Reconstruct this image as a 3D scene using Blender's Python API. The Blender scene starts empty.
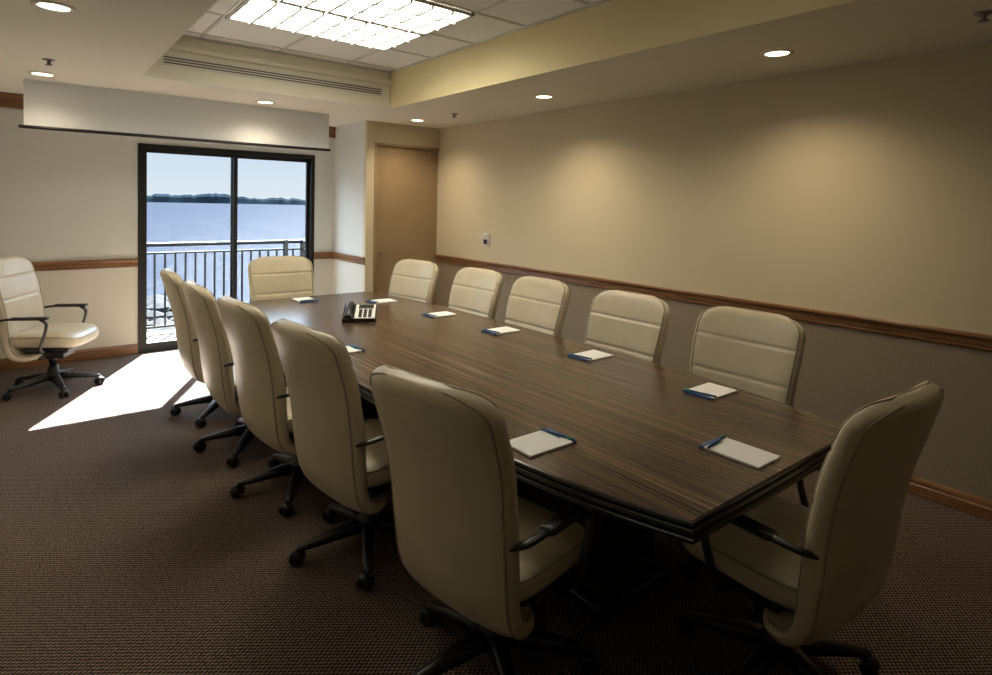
import bpy, math, random
from mathutils import Vector, Matrix
random.seed(4)
scene=bpy.context.scene
try:
    scene.view_settings.view_transform='Standard'
    scene.view_settings.look='None'
except Exception: pass

# ---------------------------------------------------------------- materials
def new_mat(name):
    m=bpy.data.materials.new(name); m.use_nodes=True
    nt=m.node_tree; b=nt.nodes['Principled BSDF']
    return m,nt,b
def node(nt,t,**kw):
    n=nt.nodes.new(t)
    for k,v in kw.items(): setattr(n,k,v)
    return n
def plain(name,col,rough=.5,metal=0,spec=None,bump=0,bscale=200,var=0,vscale=3):
    m,nt,b=new_mat(name)
    b.inputs['Base Color'].default_value=(*col,1)
    b.inputs['Roughness'].default_value=rough
    b.inputs['Metallic'].default_value=metal
    if spec is not None: b.inputs['Specular IOR Level'].default_value=spec
    tc=node(nt,'ShaderNodeTexCoord')
    if bump:
        n=node(nt,'ShaderNodeTexNoise'); n.inputs['Scale'].default_value=bscale; n.inputs['Detail'].default_value=3
        nt.links.new(tc.outputs['Object'],n.inputs['Vector'])
        bp=node(nt,'ShaderNodeBump'); bp.inputs['Strength'].default_value=bump; bp.inputs['Distance'].default_value=.004
        nt.links.new(n.outputs['Fac'],bp.inputs['Height']); nt.links.new(bp.outputs['Normal'],b.inputs['Normal'])
    if var:
        n=node(nt,'ShaderNodeTexNoise'); n.inputs['Scale'].default_value=vscale; n.inputs['Detail'].default_value=4
        nt.links.new(tc.outputs['Object'],n.inputs['Vector'])
        r=node(nt,'ShaderNodeValToRGB')
        r.color_ramp.elements[0].position=.3; r.color_ramp.elements[1].position=.7
        r.color_ramp.elements[0].color=(*[c*(1-var) for c in col],1)
        r.color_ramp.elements[1].color=(*[min(1,c*(1+var)) for c in col],1)
        nt.links.new(n.outputs['Fac'],r.inputs['Fac']); nt.links.new(r.outputs['Color'],b.inputs['Base Color'])
    return m
def streak(name,c0,c1,scale,rough=.35,detail=4,p0=.3,p1=.7,extra=None,coat=0):
    m,nt,b=new_mat(name)
    tc=node(nt,'ShaderNodeTexCoord'); mp=node(nt,'ShaderNodeMapping'); mp.inputs['Scale'].default_value=scale
    n=node(nt,'ShaderNodeTexNoise'); n.inputs['Scale'].default_value=1; n.inputs['Detail'].default_value=detail; n.inputs['Roughness'].default_value=.6
    r=node(nt,'ShaderNodeValToRGB'); r.color_ramp.elements[0].position=p0; r.color_ramp.elements[1].position=p1
    r.color_ramp.elements[0].color=(*c0,1); r.color_ramp.elements[1].color=(*c1,1)
    nt.links.new(tc.outputs['Object'],mp.inputs['Vector']); nt.links.new(mp.outputs['Vector'],n.inputs['Vector'])
    nt.links.new(n.outputs['Fac'],r.inputs['Fac']); nt.links.new(r.outputs['Color'],b.inputs['Base Color'])
    b.inputs['Roughness'].default_value=rough
    if coat: b.inputs['Coat Weight'].default_value=coat
    return m
def emis(name,col,st):
    m,nt,b=new_mat(name)
    b.inputs['Base Color'].default_value=(*col,1)
    b.inputs['Emission Color'].default_value=(*col,1); b.inputs['Emission Strength'].default_value=st
    return m

M_leather=plain('cream_leather',(.60,.525,.38),.30,bump=.2,bscale=260,var=.05,vscale=9)
M_pipe=plain('leather_welt',(.36,.31,.22),.5)
M_black=plain('black_plastic',(.010,.010,.012),.35)
M_chrome=plain('grey_metal',(.25,.25,.26),.3,metal=.8)
M_wallU=plain('upper_wall_paint',(.61,.54,.385),.85,bump=.12,bscale=350)
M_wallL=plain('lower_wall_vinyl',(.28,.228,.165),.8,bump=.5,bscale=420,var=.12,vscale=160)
M_soffit=plain('soffit_paint',(.76,.73,.62),.85,bump=.1,bscale=300)
M_fascia=plain('tray_fascia_lit',(.74,.64,.38),.8,bump=.1,bscale=300)  # yellow glow of the troffers on the tray side, put into the colour
M_tile=plain('acoustic_tile',(.88,.89,.89),.9,bump=.4,bscale=180,var=.04,vscale=140)
M_tbar=plain('ceiling_grid_metal',(.62,.62,.60),.5)
M_trim=streak('reddish_wood_trim',(.13,.055,.022),(.30,.14,.06),(3,3,60),.35)
M_trimX=streak('reddish_wood_trim_b',(.12,.050,.020),(.32,.16,.07),(3,60,60),.3)
M_trimY=streak('reddish_wood_trim_c',(.12,.050,.020),(.32,.16,.07),(60,3,60),.3)
M_doorbrown=plain('closet_door_laminate',(.31,.22,.125),.55,var=.06,vscale=3)
M_screen=plain('projection_screen_vinyl',(.80,.84,.90),.8)
M_frame=plain('bronze_door_frame',(.005,.005,.005),.5)
M_white=plain('white_paper',(.90,.90,.90),.7)
M_plate=plain('white_plastic',(.75,.75,.72),.4)
M_blue=plain('pad_blue_print',(.02,.07,.22),.4)
M_green=plain('pad_teal_print',(.03,.20,.18),.4)
M_edge=plain('table_black_edge',(.018,.015,.013),.22)
M_rail=plain('railing_black',(.003,.003,.004),.6,spec=.2)
M_deck=streak('deck_wood',(.009,.006,.0045),(.019,.014,.011),(2,40,2),.95)
M_rock=plain('shore_rock',(.005,.005,.006),.9,spec=.1,bump=.8,bscale=3,var=.5,vscale=1.5)
M_shore=plain('distant_trees',(.005,.008,.011),.95,spec=.0,var=.3,vscale=.05)
M_troffer=emis('troffer_lens',(1,.94,.76),13.0)
M_troffer2=emis('added_troffer_lens',(1,.94,.78),1.0)
M_can=emis('downlight_lamp',(1,.84,.58),9.0)
M_canring=plain('downlight_trim',(.7,.68,.62),.4)
M_slot=plain('diffuser_slot',(.10,.09,.07),.6)

# table top
M_top,nt,b=new_mat('zebra_wood_laminate')
tc=node(nt,'ShaderNodeTexCoord')
mp=node(nt,'ShaderNodeMapping'); mp.inputs['Scale'].default_value=(150,.6,1)
n1=node(nt,'ShaderNodeTexNoise'); n1.inputs['Scale'].default_value=1; n1.inputs['Detail'].default_value=3; n1.inputs['Roughness'].default_value=.6
mp2=node(nt,'ShaderNodeMapping'); mp2.inputs['Scale'].default_value=(14,.15,1)
n2=node(nt,'ShaderNodeTexNoise'); n2.inputs['Scale'].default_value=1; n2.inputs['Detail'].default_value=2
mx=node(nt,'ShaderNodeMath',operation='MULTIPLY_ADD'); mx.inputs[1].default_value=.12
r=node(nt,'ShaderNodeValToRGB')
r.color_ramp.elements[0].position=.42; r.color_ramp.elements[1].position=.72
r.color_ramp.elements[0].color=(.022,.014,.009,1); r.color_ramp.elements[1].color=(.20,.130,.082,1)
e=r.color_ramp.elements.new(.56); e.color=(.078,.048,.030,1)
for a in (mp,mp2): nt.links.new(tc.outputs['Object'],a.inputs['Vector'])
nt.links.new(mp.outputs[0],n1.inputs['Vector']); nt.links.new(mp2.outputs[0],n2.inputs['Vector'])
nt.links.new(n2.outputs['Fac'],mx.inputs[0]); nt.links.new(n1.outputs['Fac'],mx.inputs[2])
nt.links.new(mx.outputs[0],r.inputs['Fac']); nt.links.new(r.outputs[0],b.inputs['Base Color'])
b.inputs['Roughness'].default_value=.24

# carpet
M_carpet,nt,b=new_mat('loop_carpet')
tc=node(nt,'ShaderNodeTexCoord'); sx=node(nt,'ShaderNodeSeparateXYZ')
nt.links.new(tc.outputs['Object'],sx.inputs[0])
def sn(sock,period,ph=0):
    a=node(nt,'ShaderNodeMath',operation='MULTIPLY_ADD'); a.inputs[1].default_value=2*math.pi/period; a.inputs[2].default_value=ph
    nt.links.new(sock,a.inputs[0]); s=node(nt,'ShaderNodeMath',operation='SINE'); nt.links.new(a.outputs[0],s.inputs[0]); return s
s1=sn(sx.outputs['X'],.024); s2=sn(sx.outputs['Y'],.018)
mu=node(nt,'ShaderNodeMath',operation='MULTIPLY'); nt.links.new(s1.outputs[0],mu.inputs[0]); nt.links.new(s2.outputs[0],mu.inputs[1])
nz=node(nt,'ShaderNodeTexNoise'); nz.inputs['Scale'].default_value=110; nz.inputs['Detail'].default_value=2
nt.links.new(tc.outputs['Object'],nz.inputs['Vector'])
ad=node(nt,'ShaderNodeMath',operation='MULTIPLY_ADD'); ad.inputs[1].default_value=.42
nt.links.new(mu.outputs[0],ad.inputs[0]); nt.links.new(nz.outputs['Fac'],ad.inputs[2])
r=node(nt,'ShaderNodeValToRGB'); r.color_ramp.elements[0].position=.30; r.color_ramp.elements[1].position=.88
r.color_ramp.elements[0].color=(.021,.015,.013,1); r.color_ramp.elements[1].color=(.29,.215,.172,1)
nt.links.new(ad.outputs[0],r.inputs['Fac']); nt.links.new(r.outputs[0],b.inputs['Base Color'])
b.inputs['Roughness'].default_value=.95; b.inputs['Specular IOR Level'].default_value=.1
bp=node(nt,'ShaderNodeBump'); bp.inputs['Strength'].default_value=.7; bp.inputs['Distance'].default_value=.004
nt.links.new(ad.outputs[0],bp.inputs['Height']); nt.links.new(bp.outputs[0],b.inputs['Normal'])

# glass
M_glass=bpy.data.materials.new('door_glass'); M_glass.use_nodes=True; nt=M_glass.node_tree; nt.nodes.clear()
o=node(nt,'ShaderNodeOutputMaterial'); tr=node(nt,'ShaderNodeBsdfTransparent'); gl=node(nt,'ShaderNodeBsdfGlossy'); gl.inputs['Roughness'].default_value=.02
tr.inputs['Color'].default_value=(.95,.97,.97,1)
ms=node(nt,'ShaderNodeMixShader'); ms.inputs[0].default_value=.03
nt.links.new(tr.outputs[0],ms.inputs[1]); nt.links.new(gl.outputs[0],ms.inputs[2]); nt.links.new(ms.outputs[0],o.inputs[0])
# water: scattering body colour plus a weak rough sheen that catches the sun on the ripples
M_water=bpy.data.materials.new('lake_water'); M_water.use_nodes=True; nt=M_water.node_tree; nt.nodes.clear()
o=node(nt,'ShaderNodeOutputMaterial'); df=node(nt,'ShaderNodeBsdfDiffuse'); df.inputs['Color'].default_value=(.0100,.0122,.0180,1)
gl=node(nt,'ShaderNodeBsdfGlossy'); gl.inputs['Roughness'].default_value=.30; gl.inputs['Color'].default_value=(1,1,1,1)
tc=node(nt,'ShaderNodeTexCoord'); mp=node(nt,'ShaderNodeMapping'); mp.inputs['Scale'].default_value=(.35,1.0,1)
n=node(nt,'ShaderNodeTexNoise'); n.inputs['Scale'].default_value=1.0; n.inputs['Detail'].default_value=6; n.inputs['Roughness'].default_value=.7
nt.links.new(tc.outputs['Object'],mp.inputs[0]); nt.links.new(mp.outputs[0],n.inputs['Vector'])
bp=node(nt,'ShaderNodeBump'); bp.inputs['Strength'].default_value=.9; bp.inputs['Distance'].default_value=.3
nt.links.new(n.outputs['Fac'],bp.inputs['Height']); nt.links.new(bp.outputs[0],gl.inputs['Normal'])
ms=node(nt,'ShaderNodeMixShader'); ms.inputs[0].default_value=.0032
nt.links.new(df.outputs[0],ms.inputs[1]); nt.links.new(gl.outputs[0],ms.inputs[2]); nt.links.new(ms.outputs[0],o.inputs[0])

# ---------------------------------------------------------------- mesh builder
class B:
    def __init__(s): s.v=[];s.f=[];s.m=[];s.sm=[];s.mats=[]
    def mi(s,m):
        if m not in s.mats: s.mats.append(m)
        return s.mats.index(m)
    def add(s,vs,fs,m,smooth=False,M=None):
        o=len(s.v)
        for p in vs:
            p=Vector(p)
            if M is not None: p=M@p
            s.v.append(tuple(p))
        k=s.mi(m)
        for f in fs: s.f.append(tuple(i+o for i in f)); s.m.append(k); s.sm.append(smooth)
    def box(s,a,b,m,bev=0,M=None):
        x0,y0,z0=a;x1,y1,z1=b
        if bev<=0:
            vs=[(x0,y0,z0),(x1,y0,z0),(x1,y1,z0),(x0,y1,z0),(x0,y0,z1),(x1,y0,z1),(x1,y1,z1),(x0,y1,z1)]
            fs=[(3,2,1,0),(4,5,6,7),(0,1,5,4),(1,2,6,5),(2,3,7,6),(3,0,4,7)]
            s.add(vs,fs,m,False,M)
        else:
            rings=[]
            for (ins,z) in ((bev,z0),(bev*.3,z0+bev*.3),(0,z0+bev),(0,z1-bev),(bev*.3,z1-bev*.3),(bev,z1)):
                ring=[]
                R=bev
                for (cx,cy,a0) in ((x1-R,y1-R,0),(x0+R,y1-R,90),(x0+R,y0+R,180),(x1-R,y0+R,270)):
                    for k in range(4):
                        a_=math.radians(a0+k*30); rr=R-ins
                        ring.append((cx+rr*math.cos(a_),cy+rr*math.sin(a_),z))
                rings.append(ring)
            s.loft(rings,m,True,M)
    def loft(s,rings,m,smooth=True,M=None,cap=True):
        n=len(rings[0]); vs=[p for r_ in rings for p in r_]; fs=[]
        for i in range(len(rings)-1):
            for j in range(n):
                fs.append((i*n+j,i*n+(j+1)%n,(i+1)*n+(j+1)%n,(i+1)*n+j))
        if cap:
            fs.append(tuple(reversed(range(n)))); fs.append(tuple((len(rings)-1)*n+j for j in range(n)))
        s.add(vs,fs,m,smooth,M)
    def lathe(s,prof,m,c=(0,0,0),n=24,M=None,smooth=True):
        rings=[[(c[0]+r*math.cos(2*math.pi*j/n),c[1]+r*math.sin(2*math.pi*j/n),c[2]+z) for j in range(n)] for r,z in prof]
        s.loft(rings,m,smooth,M)
    def tube(s,path,rx,m,n=8,ry=None,M=None,up=Vector((0,0,1))):
        ry=ry or rx; P=[Vector(p) for p in path]; rings=[]
        for i,p in enumerate(P):
            t=(P[min(i+1,len(P)-1)]-P[max(i-1,0)]).normalized()
            a=t.cross(up)
            if a.length<1e-3: a=t.cross(Vector((0,1,0)))
            a.normalize(); c=a.cross(t).normalized()
            rings.append([tuple(p+a*rx*math.cos(2*math.pi*j/n)+c*ry*math.sin(2*math.pi*j/n)) for j in range(n)])
        s.loft(rings,m,True,M)
    def mesh(s,name):
        me=bpy.data.meshes.new(name); me.from_pydata(s.v,[],s.f)
        for m in s.mats: me.materials.append(m)
        me.polygons.foreach_set('material_index',s.m); me.polygons.foreach_set('use_smooth',s.sm)
        me.update(); 
        import bmesh
        bm=bmesh.new(); bm.from_mesh(me); bmesh.ops.recalc_face_normals(bm,faces=bm.faces); bm.to_mesh(me); bm.free()
        return me
    def obj(s,name,loc=(0,0,0),rot=0,parent=None):
        return place(s.mesh(name),name,loc,rot,parent)
def place(me,name,loc=(0,0,0),rot=0,parent=None):
    ob=bpy.data.objects.new(name,me); scene.collection.objects.link(ob)
    ob.location=loc; ob.rotation_euler=(0,0,rot)
    if parent: ob.parent=parent
    return ob
def catmull(pts,n):
    P=[Vector(p) for p in pts]; P=[P[0]*2-P[1]]+P+[P[-1]*2-P[-2]]; out=[]
    for i in range(1,len(P)-2):
        for k in range(n):
            t=k/n; a,b_,c,d=P[i-1],P[i],P[i+1],P[i+2]
            out.append(.5*((2*b_)+(c-a)*t+(2*a-5*b_+4*c-d)*t*t+(3*b_-a-3*c+d)*t**3))
    out.append(P[-2]); return out

# ---------------------------------------------------------------- room
XL,XR,YB,YF=-.46,3.84,6.80,-1.25
CZ,TZ=2.44,2.786
XC,YC=2.903,5.943
DX0,DX1,DZ=.885,2.665,2.085
RZ=.907
def wall(name,parts):
    w=B()
    for a,b_,m in parts: w.box(a,b_,m)
    return w.obj(name)
w=B(); w.box((XL-.15,YF-.15,-.12),(XR+.15,YB+.15,0),M_carpet); w.obj('floor')
T=.15
M_wallLB=plain('lower_wall_bounce_lit',(.60,.57,.49),.8,bump=.2,bscale=350)  # bounced light near the glass door is put into this paler lower wall colour
M_wallUB=plain('upper_wall_daylit',(.66,.66,.61),.8,bump=.1,bscale=350)  # cool daylight from the door is put into this upper wall colour
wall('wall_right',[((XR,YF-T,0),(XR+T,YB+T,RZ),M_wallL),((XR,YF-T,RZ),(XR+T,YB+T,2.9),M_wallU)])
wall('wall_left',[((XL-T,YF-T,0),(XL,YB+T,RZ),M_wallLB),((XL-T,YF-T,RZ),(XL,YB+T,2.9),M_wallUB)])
wall('wall_front',[((XL,YF-T,0),(XR,YF,RZ),M_wallL),((XL,YF-T,RZ),(XR,YF,2.9),M_wallU)])
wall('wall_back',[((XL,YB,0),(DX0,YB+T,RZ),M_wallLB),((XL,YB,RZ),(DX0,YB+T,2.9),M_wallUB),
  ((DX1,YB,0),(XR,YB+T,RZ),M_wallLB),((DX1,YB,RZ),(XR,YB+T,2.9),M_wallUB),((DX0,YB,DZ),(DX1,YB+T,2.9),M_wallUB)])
wall('wall_closet_side',[((XC,YC+.06,0),(XC+.08,YB,RZ),M_wallLB),((XC,YC+.06,RZ),(XC+.08,YB,CZ),M_wallUB)])
wall('wall_closet_jamb',[((XC,YC,0),(3.0,YC+.06,2.21),M_wallU)])
wall('wall_closet_header',[((XC,YC,2.21),(XR,YC+.06,CZ),M_wallU)])
d=B()
d.box((3.032,YC+.025,0.01),(XR-.002,YC+.06,2.178),M_doorbrown)
d.box((3.001,YC-.006,0.001),(3.03,YC+.03,2.209),M_doorbrown,.004); d.box((3.03,YC-.006,2.18),(XR-.002,YC+.03,2.209),M_doorbrown,.004)
d.tube([(3.10,YC+.024,1.0),(3.10,YC-.03,1.0)],.012,M_doorbrown)
d.obj('door_1')
# ceiling
TX0,TX1,TY0,TY1=.681,2.702,.25,5.052
c=B()
c.box((XL,YF,CZ),(TX0,YB,2.9),M_soffit); c.box((TX1,YF,CZ),(XR,YB,2.9),M_soffit)
c.box((TX0,TY1,CZ),(TX1,YB,2.9),M_soffit); c.box((TX0,YF,CZ),(TX1,TY0,2.9),M_soffit)
c.box((TX0,TY0,TZ),(TX1,TY1,2.9),M_tile)
c.box((TX1-.006,TY0,CZ),(TX1,TY1,TZ),M_fascia)  # thin skin carrying the painted troffer glow
c.box((XL-T,YF-T,2.9),(XR+T,YB+T,3.0),M_soffit)
c.obj('ceiling')
c=B()
for x in (1.06,1.655,2.25):
    c.box((x-.012,TY0,TZ-.006),(x+.012,TY1,TZ),M_tbar)
y=4.9
while y>TY0:
    c.box((TX0,y-.012,TZ-.006),(TX1,y+.012,TZ),M_tbar); y-=.6
c.box((TX0,TY1-.025,TZ-.012),(TX1,TY1,TZ),M_tbar); c.box((TX1-.025,TY0,TZ-.012),(TX1,TY1,TZ),M_tbar); c.box((TX0,TY0,TZ-.012),(TX0+.025,TY1,TZ),M_tbar)
c.obj('ceiling_grid')
c=B()
c.box((TX0+.002,TY1-.035,2.66),(TX1-.008,TY1,2.70),M_soffit,.006)
c.obj('trim_1')
c=B()
c.box((.80,TY1-.012,2.545),(2.62,TY1-.0005,2.625),M_canring)
for z in (2.558,2.578,2.598): c.box((.82,TY1-.016,z),(2.60,TY1-.0115,z+.010),M_slot)
c.obj('linear_air_diffuser')
def troffer(x0,x1,y0,y1,lens):
    t=B(); z=TZ-.008
    t.box((x0+.02,y0+.02,z-.004),(x1-.02,y1-.02,z-.001),lens)
    fr=.022
    for a,b_ in (((x0,y0),(x1,y0+fr)),((x0,y1-fr),(x1,y1)),((x0,y0),(x0+fr,y1)),((x1-fr,y0),(x1,y1))):
        t.box((*a,z-.018),(*b_,z-.001),M_tbar)
    for k in range(1,3):
        y=y0+(y1-y0)*k/3; t.box((x0+fr,y-.010,z-.034),(x1-fr,y+.010,z-.003),M_tbar)
    for k in range(1,8):
        x=x0+(x1-x0)*k/8; t.box((x-.008,y0+fr,z-.032),(x+.008,y1-fr,z-.003),M_tbar)
    return t.obj('troffer_light')
for y,l_ in ((3.10,M_troffer),(3.70,M_troffer),(.70,M_troffer2),(1.30,M_troffer2)): troffer(1.06,2.25,y,y+.59,l_)  # the weaker, nearer pair is unseen, added as extra room lighting
def downlight(x,y,en=28):
    t=B()
    rings=[[(x+r_*math.cos(2*math.pi*j/28),y+r_*math.sin(2*math.pi*j/28),CZ+z) for j in range(28)] for r_,z in ((.088,-.0005),(.086,-.007),(.066,-.009),(.062,-.004))]
    t.loft(rings,M_canring,True,cap=False)
    t.add([(x+.063*math.cos(2*math.pi*j/28),y+.063*math.sin(2*math.pi*j/28),CZ-.004) for j in range(28)],[tuple(range(28))],M_can)
    o_=t.obj('recessed_downlight')
    l=bpy.data.lights.new('downlight_spot','SPOT'); l.energy=en; l.color=(1,.80,.54); l.spot_size=math.radians(140); l.spot_blend=1.0; l.shadow_soft_size=.06
    lo=bpy.data.objects.new('downlight_spot',l); scene.collection.objects.link(lo); lo.location=(x,y,CZ-.03); lo.parent=o_
for x,y,e in ((.12,1.6,5),(.12,3.5,12),(.12,5.5,16),(1.71,5.54,18),(3.27,5.5,38),(3.27,3.53,40),(3.27,1.63,36)): downlight(x,y,e)
def sprinkler(x,y):
    t=B(); t.lathe([(.035,-.001),(.034,-.006),(.012,-.008),(.010,-.03),(.022,-.034),(.022,-.037),(.002,-.038)],M_chrome,(0,0,0),16); t.obj('fire_sprinkler',(x,y,CZ))
for x,y in ((.14,4.9),(3.3,4.85),(3.25,.71)): sprinkler(x,y)

def molding(name,p0,p1,inward,z0,prof,m):
    p0=Vector(p0);p1=Vector(p1);n=Vector(inward)
    t=B()
    rings=[[tuple(Vector((p.x,p.y,z0+z))+n*o_) for o_,z in prof] for p in (p0,p1)]
    t.loft(rings,m,False); return t.obj(name)
RP=[(.0,-.042),(.010,-.042),(.014,-.034),(.012,-.022),(.017,-.018),(.017,.010),(.026,.016),(.032,.026),(.032,.036),(.026,.042),(.0,.042)]
BP=[(.0,0.001),(.017,0.001),(.017,.060),(.013,.064),(.013,.085),(.008,.097),(.0,.1)]
k=1
for nm,a,b_,inw,m in (('right',(XR,YF,0),(XR,YC,0),(-1,0,0),M_trimY),('left',(XL,YF,0),(XL,YB,0),(1,0,0),M_trimY),
   ('back',(XL,YB,0),(DX0-.0,YB,0),(0,-1,0),M_trimX),('back_b',(DX1,YB,0),(XC,YB,0),(0,-1,0),M_trimX),('closet',(XC,YC,0),(XC,YB,0),(-1,0,0),M_trimY),('front',(XL,YF,0),(XR,YF,0),(0,1,0),M_trimX)):
    k+=1; molding('trim_%d'%k,a,b_,inw,RZ,RP,m); molding('baseboard_'+nm,a,b_,inw,0,BP,m)
t=B(); t.box((XL,YB-.03,2.31),(XC,YB,CZ-.001),M_trimX); t.box((XL,YB-.045,2.40),(XC,YB-.03,CZ-.001),M_trimX); t.box((XL,YB-.04,2.31),(XC,YB-.03,2.325),M_trimX); t.obj('trim_9')

s=B()
s.box((.013,5.834,2.085),(2.432,5.838,CZ-.002),M_screen)
s.box((-.02,5.822,2.062),(2.45,5.850,2.088),M_black,.008)
s.obj('projection_screen')

# sliding glass door
w=B(); fy0,fy1=YB-.01,YB+.09
w.box((DX0,fy0,0),(DX0+.04,fy1,DZ),M_frame); w.box((DX1-.04,fy0,0),(DX1,fy1,DZ),M_frame)
w.box((DX0+.04,fy0,DZ-.045),(DX1-.04,fy1,DZ),M_frame); w.box((DX0+.04,fy0,0.0),(DX1-.04,fy1,.03),M_frame)
mid=(DX0+DX1)/2
def sash(x0,x1,y):
    f=.042
    for a,b_ in (((x0,.03),(x0+f,DZ-.045)),((x1-f,.03),(x1,DZ-.045)),((x0+f,.03),(x1-f,.09)),((x0+f,DZ-.085),(x1-f,DZ-.045))):
        w.box((a[0],y,a[1]),(b_[0],y+.03,b_[1]),M_frame)
    w.box((x0+f-.005,y+.012,.08),(x1-f+.005,y+.017,DZ-.08),M_glass)
sash(DX0+.035,mid+.04,YB+.002); sash(mid-.015,DX1-.035,YB+.045)
w.tube([(mid+.02,YB-.0,.92),(mid+.02,YB-.03,.94),(mid+.02,YB-.03,1.12),(mid+.02,YB,1.14)],.008,M_frame)
w.obj('window_1')

t=B(); ty=4.98
t.box((XR-.022,ty-.05,1.12),(XR,ty+.05,1.25),M_plate,.006)
t.box((XR-.028,ty-.03,1.135),(XR-.021,ty+.03,1.185),M_black)
t.box((XR-.034,ty-.022,1.20),(XR-.021,ty+.022,1.235),M_plate,.004)
t.obj('thermostat')

# ---------------------------------------------------------------- exterior
t=B()
y=YB+T+.005
while y<8.05:
    t.box((-1.6,y,-.09),(3.05,y+.132,-.05),M_deck,.004); y+=.142
t.box((-1.6,YB+T+.02,-.3),(3.05,YB+T+.07,-.09),M_deck); t.box((-1.6,7.95,-.3),(3.05,8.0,-.09),M_deck)
t.obj('balcony_deck')
r_=B(); ry=7.92
for (a,b_) in (((-1.55,ry),(2.95,ry)),((2.95,ry),(2.95,YB+T+.05))):
    r_.tube([(a[0],a[1],1.0),(b_[0],b_[1],1.0)],.024,M_rail,n=8)
    r_.tube([(a[0],a[1],.90),(b_[0],b_[1],.90)],.013,M_rail,n=6)
    r_.tube([(a[0],a[1],.03),(b_[0],b_[1],.03)],.015,M_rail,n=6)
x=-1.5
while x<2.9:
    r_.box((x-.010,ry-.010,.03),(x+.010,ry+.010,.90),M_rail); x+=.108
y=YB+T+.12
while y<7.9:
    r_.box((2.941,y-.009,.03),(2.959,y+.009,.90),M_rail); y+=.108
for (x,y) in ((-1.55,ry),(.45,ry),(2.95,ry),(2.95,YB+T+.06),(2.72,ry)):
    r_.box((x-.025,y-.025,-.05),(x+.025,y+.025,1.03),M_rail)
r_.obj('balcony_railing')
t=B(); t.add([(-3000,9,-4.6),(3000,9,-4.6),(3000,3500,-4.6),(-3000,3500,-4.6)],[(0,1,2,3)],M_water); t.obj('lake_water')
t=B(); vs=[];fs=[]; N=500; D=760
for i in range(N+1):
    a=math.radians(-60+120*i/N); X=D*math.sin(a);Y=D*math.cos(a)
    hgt=7.5+1.5*math.sin(i*.13)+1.0*math.sin(i*.31+1)+random.uniform(-1.0,1.0)
    hgt*= .55+.45*(1 if math.sin(i*.045+.6)>-.3 else .4)
    vs+= [(X,Y,-4.7),(X*1.01,Y*1.01,-4.7+hgt*.8),(X*1.03,Y*1.03,-4.7+hgt*1.15),(X*1.2,Y*1.2,-4.7)]
for i in range(N):
    for k_ in range(3):
        a=i*4+k_; fs.append((a,a+4,a+5,a+1))
t.add(vs,fs,M_shore); t.obj('distant_shoreline')
t=B()
for i in range(190):
    x=random.uniform(1.5,9.5); y=random.uniform(21,36); s_=random.uniform(.35,1.0)
    if x>3.6+ (y-21)*.25+random.uniform(-.6,.6): continue
    rings=[]
    for k_ in range(5):
        ph=-math.pi/2+math.pi*(k_+.15)/4.3; 
        rings.append([(x+s_*math.cos(ph)*math.cos(2*math.pi*j/7)*random.uniform(.8,1.15),y+s_*math.cos(ph)*math.sin(2*math.pi*j/7)*random.uniform(.8,1.15),-4.5+s_*.7*math.sin(ph)+.3) for j in range(7)])
    t.loft(rings,M_rock,False)
t.obj('shore_rocks')

# ---------------------------------------------------------------- conference table
TCX,TCY,HL=1.87,2.865,2.015
def hw(t): return .525+.175*(1-abs(t)**4)
NS=40
tb=B()
def outline(o_,z):
    pts=[]
    for i in range(NS+1):
        t=-1+2*i/NS; pts.append((TCX+hw(t)+o_,TCY+t*(HL+o_),z))
    for i in range(NS+1):
        t=1-2*i/NS; pts.append((TCX-hw(t)-o_,TCY+t*(HL+o_),z))
    return pts
L=outline(0,.75); tb.add(L,[tuple(range(len(L)))],M_top)
prof=[(0,.75),(.007,.7475),(.009,.741),(.003,.739),(.003,.736),(.012,.731),(.014,.722),(.008,.719),(.008,.716),(.018,.710),(.018,.700),(.008,.695),(-.002,.692),(-.008,.684),(-.05,.682)]
rings=[outline(o_,z) for o_,z in prof]
tb.loft(rings,M_edge,False,cap=False)
L=outline(-.05,.682); tb.add(L,[tuple(range(len(L)))],M_edge)
for yc in (1.75,3.95):
    tb.box((1.70,yc-.30,.06),(2.04,yc+.30,.682),M_edge,.02)
    tb.box((1.66,yc-.34,.001),(2.08,yc+.34,.06),M_edge,.012)
tb.box((1.84,2.0,.30),(1.90,3.7,.66),M_edge)
tb.obj('conference_table')

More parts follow.
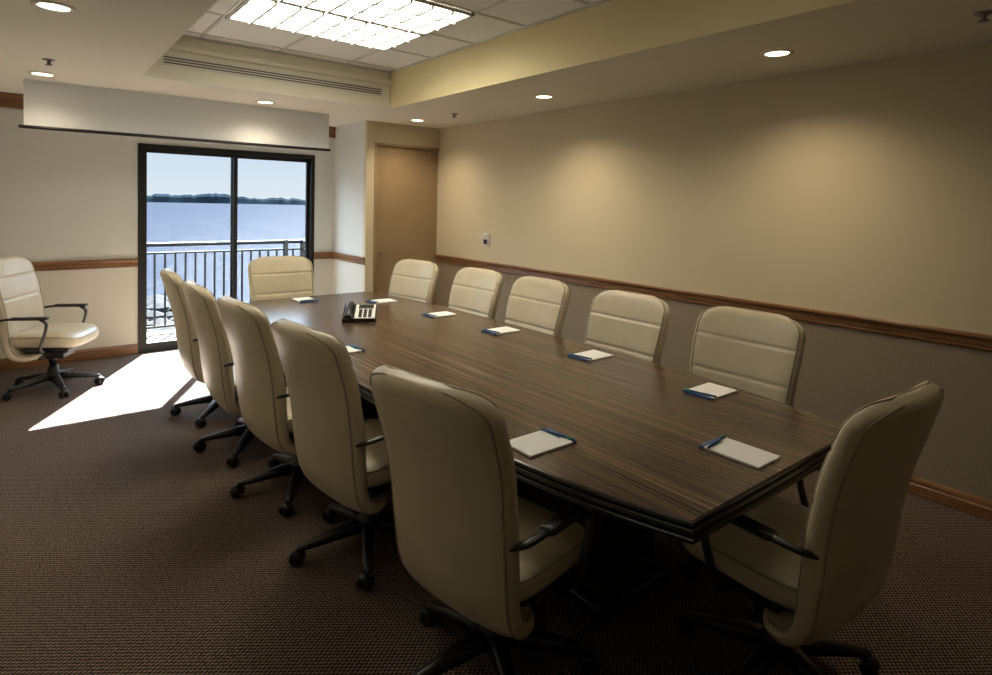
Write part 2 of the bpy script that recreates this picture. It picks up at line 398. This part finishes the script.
# ---------------------------------------------------------------- chair
def build_chair():
    c=B()
    ctl=[(0,-.02,.300),(0,-.10,.300),(0,-.180,.330),(0,-.230,.42),(0,-.246,.52),(0,-.258,.64),(0,-.283,.77),(0,-.318,.89),(0,-.352,.99),(0,-.378,1.055)]
    cur=catmull(ctl,30); Ls=[0]
    for i in range(1,len(cur)): Ls.append(Ls[-1]+(cur[i]-cur[i-1]).length)
    tot=Ls[-1]
    def at(s):
        s=max(0,min(1,s))*tot
        for i in range(1,len(Ls)):
            if Ls[i]>=s:
                f=(s-Ls[i-1])/(Ls[i]-Ls[i-1]); p=cur[i-1].lerp(cur[i],f); tg=(cur[i]-cur[i-1]).normalized(); return p,tg
        return cur[-1],(cur[-1]-cur[-2]).normalized()
    def lerpt(s,tab):
        for i in range(1,len(tab)):
            if s<=tab[i][0]:
                a,b_=tab[i-1],tab[i]; f=(s-a[0])/(b_[0]-a[0]); f=f*f*(3-2*f)*.5+f*.5; return a[1]+(b_[1]-a[1])*f
        return tab[-1][1]
    Wt=[(0,.225),(.15,.252),(.35,.258),(.55,.262),(.78,.276),(.9,.275),(1,.262)]
    def wid(s):
        w_=lerpt(s,Wt)
        if s>.87: e=(s-.87)/.13; w_*=max(0,1-e**3.2)**(1/2.6)
        if s<.12: e=(.12-s)/.12; w_*=max(0,1-e**3)**(1/3)
        return max(w_,.002)
    def thk(s):
        t=lerpt(s,[(0,.024),(.2,.040),(.5,.048),(.8,.044),(1,.036)])
        if s>.95: e=(s-.95)/.05; t*=max(0.02,1-e**2.5)**.5
        if s<.04: e=(.04-s)/.04; t*=max(0.02,1-e**2.5)**.5
        return t
    def pt(s,a,off=0):
        p,tg=at(s); nrm=Vector((0,tg.z,-tg.y))
        w_=wid(s); th=thk(s); ca,sa=math.cos(a),math.sin(a)
        x=w_*math.copysign(abs(ca)**.55,ca)
        n_=th*math.copysign(abs(sa)**.7,sa)
        if sa>0:
            g=0
            for sg in (.64,.82): g+=math.exp(-((s-sg)/.006)**2)
            n_-= .008*g*min(1,sa*1.5)
            n_+= .006*sa
        q=(x/.28)
        n_+= .045*q*q*min(1,max(0,(s-.12)/.2))
        return p+nrm*n_+Vector((x,0,0))
    N=150;Mn=44; rings=[]
    for i in range(N+1):
        s=.5-.5*math.cos(math.pi*i/N); s=.6*s+.4*i/N
        rings.append([tuple(pt(s,2*math.pi*j/Mn)) for j in range(Mn)])
    c.loft(rings,M_leather,True)
    for a in (math.radians(28),math.radians(-28)):
        path=[pt(.06+.93*i/70,a) for i in range(71)]
        pathL=[Vector((-p.x,p.y,p.z)) for p in reversed(path)]
        c.tube(path+pathL,.0042,M_pipe,n=6,up=Vector((0,1,0)))
    def sp(v,e): return math.copysign(abs(v)**e,v)
    def seatp(eta,om,sx_=.260,sy_=.240,sz_=.062):
        x=sx_*sp(math.cos(eta),.38)*sp(math.cos(om),.42); y=sy_*sp(math.cos(eta),.38)*sp(math.sin(om),.42); z=sz_*sp(math.sin(eta),.7)
        if y>.09: z-=.05*((y-.09)/.16)**2*.6
        z+=.012*(x/.26)**2
        return (x,y+.02,z+.430)
    rings=[]
    for i in range(25):
        eta=-math.pi/2+math.pi*(i+.02)/24.04
        rings.append([seatp(eta,2*math.pi*j/56) for j in range(56)])
    c.loft(rings,M_leather,True)
    ring=[seatp(.35,2*math.pi*j/80,.262,.242) for j in range(81)]
    c.tube(ring,.004,M_pipe,n=6)
    c.box((-.20,-.10,.335),(.20,.20,.382),M_black,.012)
    c.box((-.09,-.12,.265),(.09,.12,.34),M_black,.015)
    c.tube([(.09,.04,.325),(.17,.04,.325),(.25,.05,.32)],.006,M_black,n=6); c.tube([(.22,.045,.322),(.28,.05,.318)],.011,M_black,n=8)
    c.lathe([(.030,.29),(.030,.22),(.024,.22),(.024,.12)],M_black,n=16)
    c.lathe([(.045,.075),(.055,.085),(.052,.135),(.040,.15),(.036,.19)],M_black,n=20)
    for k_ in range(5):
        a=math.radians(90+72*k_+20); ca,sa=math.cos(a),math.sin(a)
        Mx=Matrix.Rotation(a,4,'Z')
        rings=[]
        for (rr,hw_,z0,z1) in ((.03,.032,.085,.135),(.10,.030,.082,.128),(.20,.025,.074,.108),(.285,.020,.066,.088),(.315,.012,.066,.080)):
            rings.append([(rr,-hw_,z0),(rr,hw_,z0),(rr,hw_*.9,z1-.006),(rr,hw_*.5,z1),(rr,-hw_*.5,z1),(rr,-hw_*.9,z1-.006)])
        c.loft(rings,M_black,True,Mx)
        Mc=Mx@Matrix.Translation((.295,0,0))@Matrix.Rotation(random.uniform(-1,1),4,'Z')
        for sgn in (-1,1):
            x0=sgn*.009; rings=[]
            for (xx,rr) in ((0,.012),(0,.026),(.004,.029),(.014,.029),(.018,.026),(.018,.008)):
                rings.append([(.018+rr*math.cos(2*math.pi*j/18),x0+sgn*xx,.0295+rr*math.sin(2*math.pi*j/18)) for j in range(18)])
            c.loft(rings,M_black,True,Mc)
        c.lathe([(.007,.03),(.007,.07)],M_black,n=8,M=Mc)
        c.tube([(.0,0,.055),(.012,0,.064),(.03,0,.060),(.044,0,.045)],.018,M_black,n=8,ry=.004,M=Mc)
    for sg in (-1,1):
        path=catmull([(sg*.17,.04,.362),(sg*.25,.05,.364),(sg*.292,.06,.41),(sg*.300,.095,.52),(sg*.298,.10,.585),(sg*.296,.06,.617)],6)
        c.tube(path,.018,M_black,n=10,ry=.009,up=Vector((0,1,0)))
        path=catmull([(sg*.296,-.08,.622),(sg*.293,-.15,.620),(sg*.280,-.20,.612),(sg*.245,-.225,.60)],6)
        c.tube(path,.016,M_black,n=10,ry=.009)
        c.box((sg*.296-.026,-.13,.614),(sg*.296+.026,.115,.638),M_black,.010)
    return c.mesh('conference_chair')
CH=build_chair()
def chair(bx,by,face):
    a=math.radians(face); fx,fy=math.cos(a),math.sin(a)
    return place(CH,'conference_chair',(bx+fx*.37,by+fy*.37,0),a-math.pi/2)
for bx,by,fa in ((2.85,1.48,180),(2.80,2.18,180),(2.80,2.95,180),(2.78,3.63,182),(2.70,4.43,190),
                 (.87,1.45,10),(.845,2.36,7),(.80,3.12,4),(.765,3.86,-2),(.765,4.62,-4),
                 (1.76,5.30,268),(1.95,.53,87)):
    chair(bx,by,fa)
chair(-.14,6.08,-28)

# ---------------------------------------------------------------- notepads, phone
def pad(x,y,face):
    p=B()
    p.box((-.07,-.105,0.001),(.07,.105,.008),M_white)
    p.box((-.0705,.088,.0015),(.0705,.1055,.0092),M_blue)
    p.box((-.05,.070,.0075),(.02,.080,.0086),M_green)
    p.tube([(-.072,.070,.0125),(.060,.092,.0125)],.0042,M_blue,n=8)
    p.tube([(.035,.0880,.0128),(.068,.0933,.0128)],.0048,M_green,n=8)
    p.obj('notepad',(x,y,.75),math.radians(face)-math.pi/2)
for x,y,f in ((1.365,1.45,0),(1.85,1.00,90),(2.36,1.42,180),(2.38,2.15,180),(2.37,2.91,180),(2.34,3.58,180),(2.26,4.32,180),(1.77,4.70,270),(1.33,2.99,0)):
    pad(x,y,f)
p=B()
p.loft([[(-.11,-.10,.002),(.11,-.10,.002),(.11,.10,.002),(-.11,.10,.002)],[(-.11,-.10,.025),(.11,-.10,.025),(.11,.10,.09),(-.11,.10,.09)]],M_black,False)
Mt=Matrix.Rotation(math.atan2(.065,.2),4,'X')
base=Matrix.Translation((0,-.10,.025))@Mt
p.box((-.03,.008,.0005),(.104,.20,.003),M_plate,M=base)
p.box((-.01,.14,.002),(.09,.192,.006),M_black,M=base)
for i in range(4):
    for j in range(3): p.box((-.005+j*.032,.018+i*.029,.002),(.017+j*.032,.038+i*.029,.007),M_black,M=base)
hs=[(-.07,.005,.018),(-.07,.03,.030),(-.07,.10,.040),(-.07,.17,.030),(-.07,.195,.018)]
p.tube(catmull(hs,5),.020,M_black,n=10,ry=.011,M=base)
p.box((-.095,-.002,.003),(-.045,.045,.030),M_black,.008,M=base); p.box((-.095,.155,.003),(-.045,.20,.030),M_black,.008,M=base)
p.obj('desk_telephone',(1.79,3.73,.75),math.radians(-30))

# ---------------------------------------------------------------- lights / world
sun=bpy.data.lights.new('sun','SUN'); sun.energy=130; sun.angle=math.radians(.6); sun.color=(.93,.98,1)
so=bpy.data.objects.new('sun',sun); scene.collection.objects.link(so)
so.rotation_euler=Vector((-.96,-1.90,-1.98)).to_track_quat('-Z','Y').to_euler(); so.location=(5,12,10)
wd=bpy.data.worlds.new('sky'); scene.world=wd; wd.use_nodes=True; nt=wd.node_tree
bg=nt.nodes['Background']
tc=node(nt,'ShaderNodeTexCoord'); sx=node(nt,'ShaderNodeSeparateXYZ'); nt.links.new(tc.outputs['Generated'],sx.inputs[0])
r=node(nt,'ShaderNodeValToRGB'); nt.links.new(sx.outputs['Z'],r.inputs['Fac'])
r.color_ramp.elements[0].position=0; r.color_ramp.elements[0].color=(.086,.093,.100,1)
r.color_ramp.elements[1].position=.6; r.color_ramp.elements[1].color=(.55,.75,1,1)
e=r.color_ramp.elements.new(.10); e.color=(.066,.080,.098,1)
e=r.color_ramp.elements.new(.25); e.color=(.60,.75,.95,1)
nt.links.new(r.outputs[0],bg.inputs['Color']); bg.inputs['Strength'].default_value=10

# ---------------------------------------------------------------- camera
ya,ro,pi_=math.radians(39.175),math.radians(1.258),math.radians(-2.025)
f0=Vector((math.sin(ya),math.cos(ya),0)); r0=Vector((math.cos(ya),-math.sin(ya),0)); z=Vector((0,0,1))
fw=f0*math.cos(pi_)+z*math.sin(pi_); up=-f0*math.sin(pi_)+z*math.cos(pi_)
rt=r0*math.cos(ro)+up*math.sin(ro); up2=up*math.cos(ro)-r0*math.sin(ro)
cam=bpy.data.cameras.new('camera'); co=bpy.data.objects.new('camera',cam); scene.collection.objects.link(co)
Mx=Matrix((rt,up2,-fw)).transposed().to_4x4(); Mx.translation=Vector((0,0,1.561)); co.matrix_world=Mx
cam.sensor_width=36; cam.sensor_fit='HORIZONTAL'; cam.lens=590.989/992*36
cam.shift_x=-(503.322-496)/992; cam.shift_y=-(337.5-225.293)/992
cam.clip_start=.02; cam.clip_end=5000
scene.camera=co
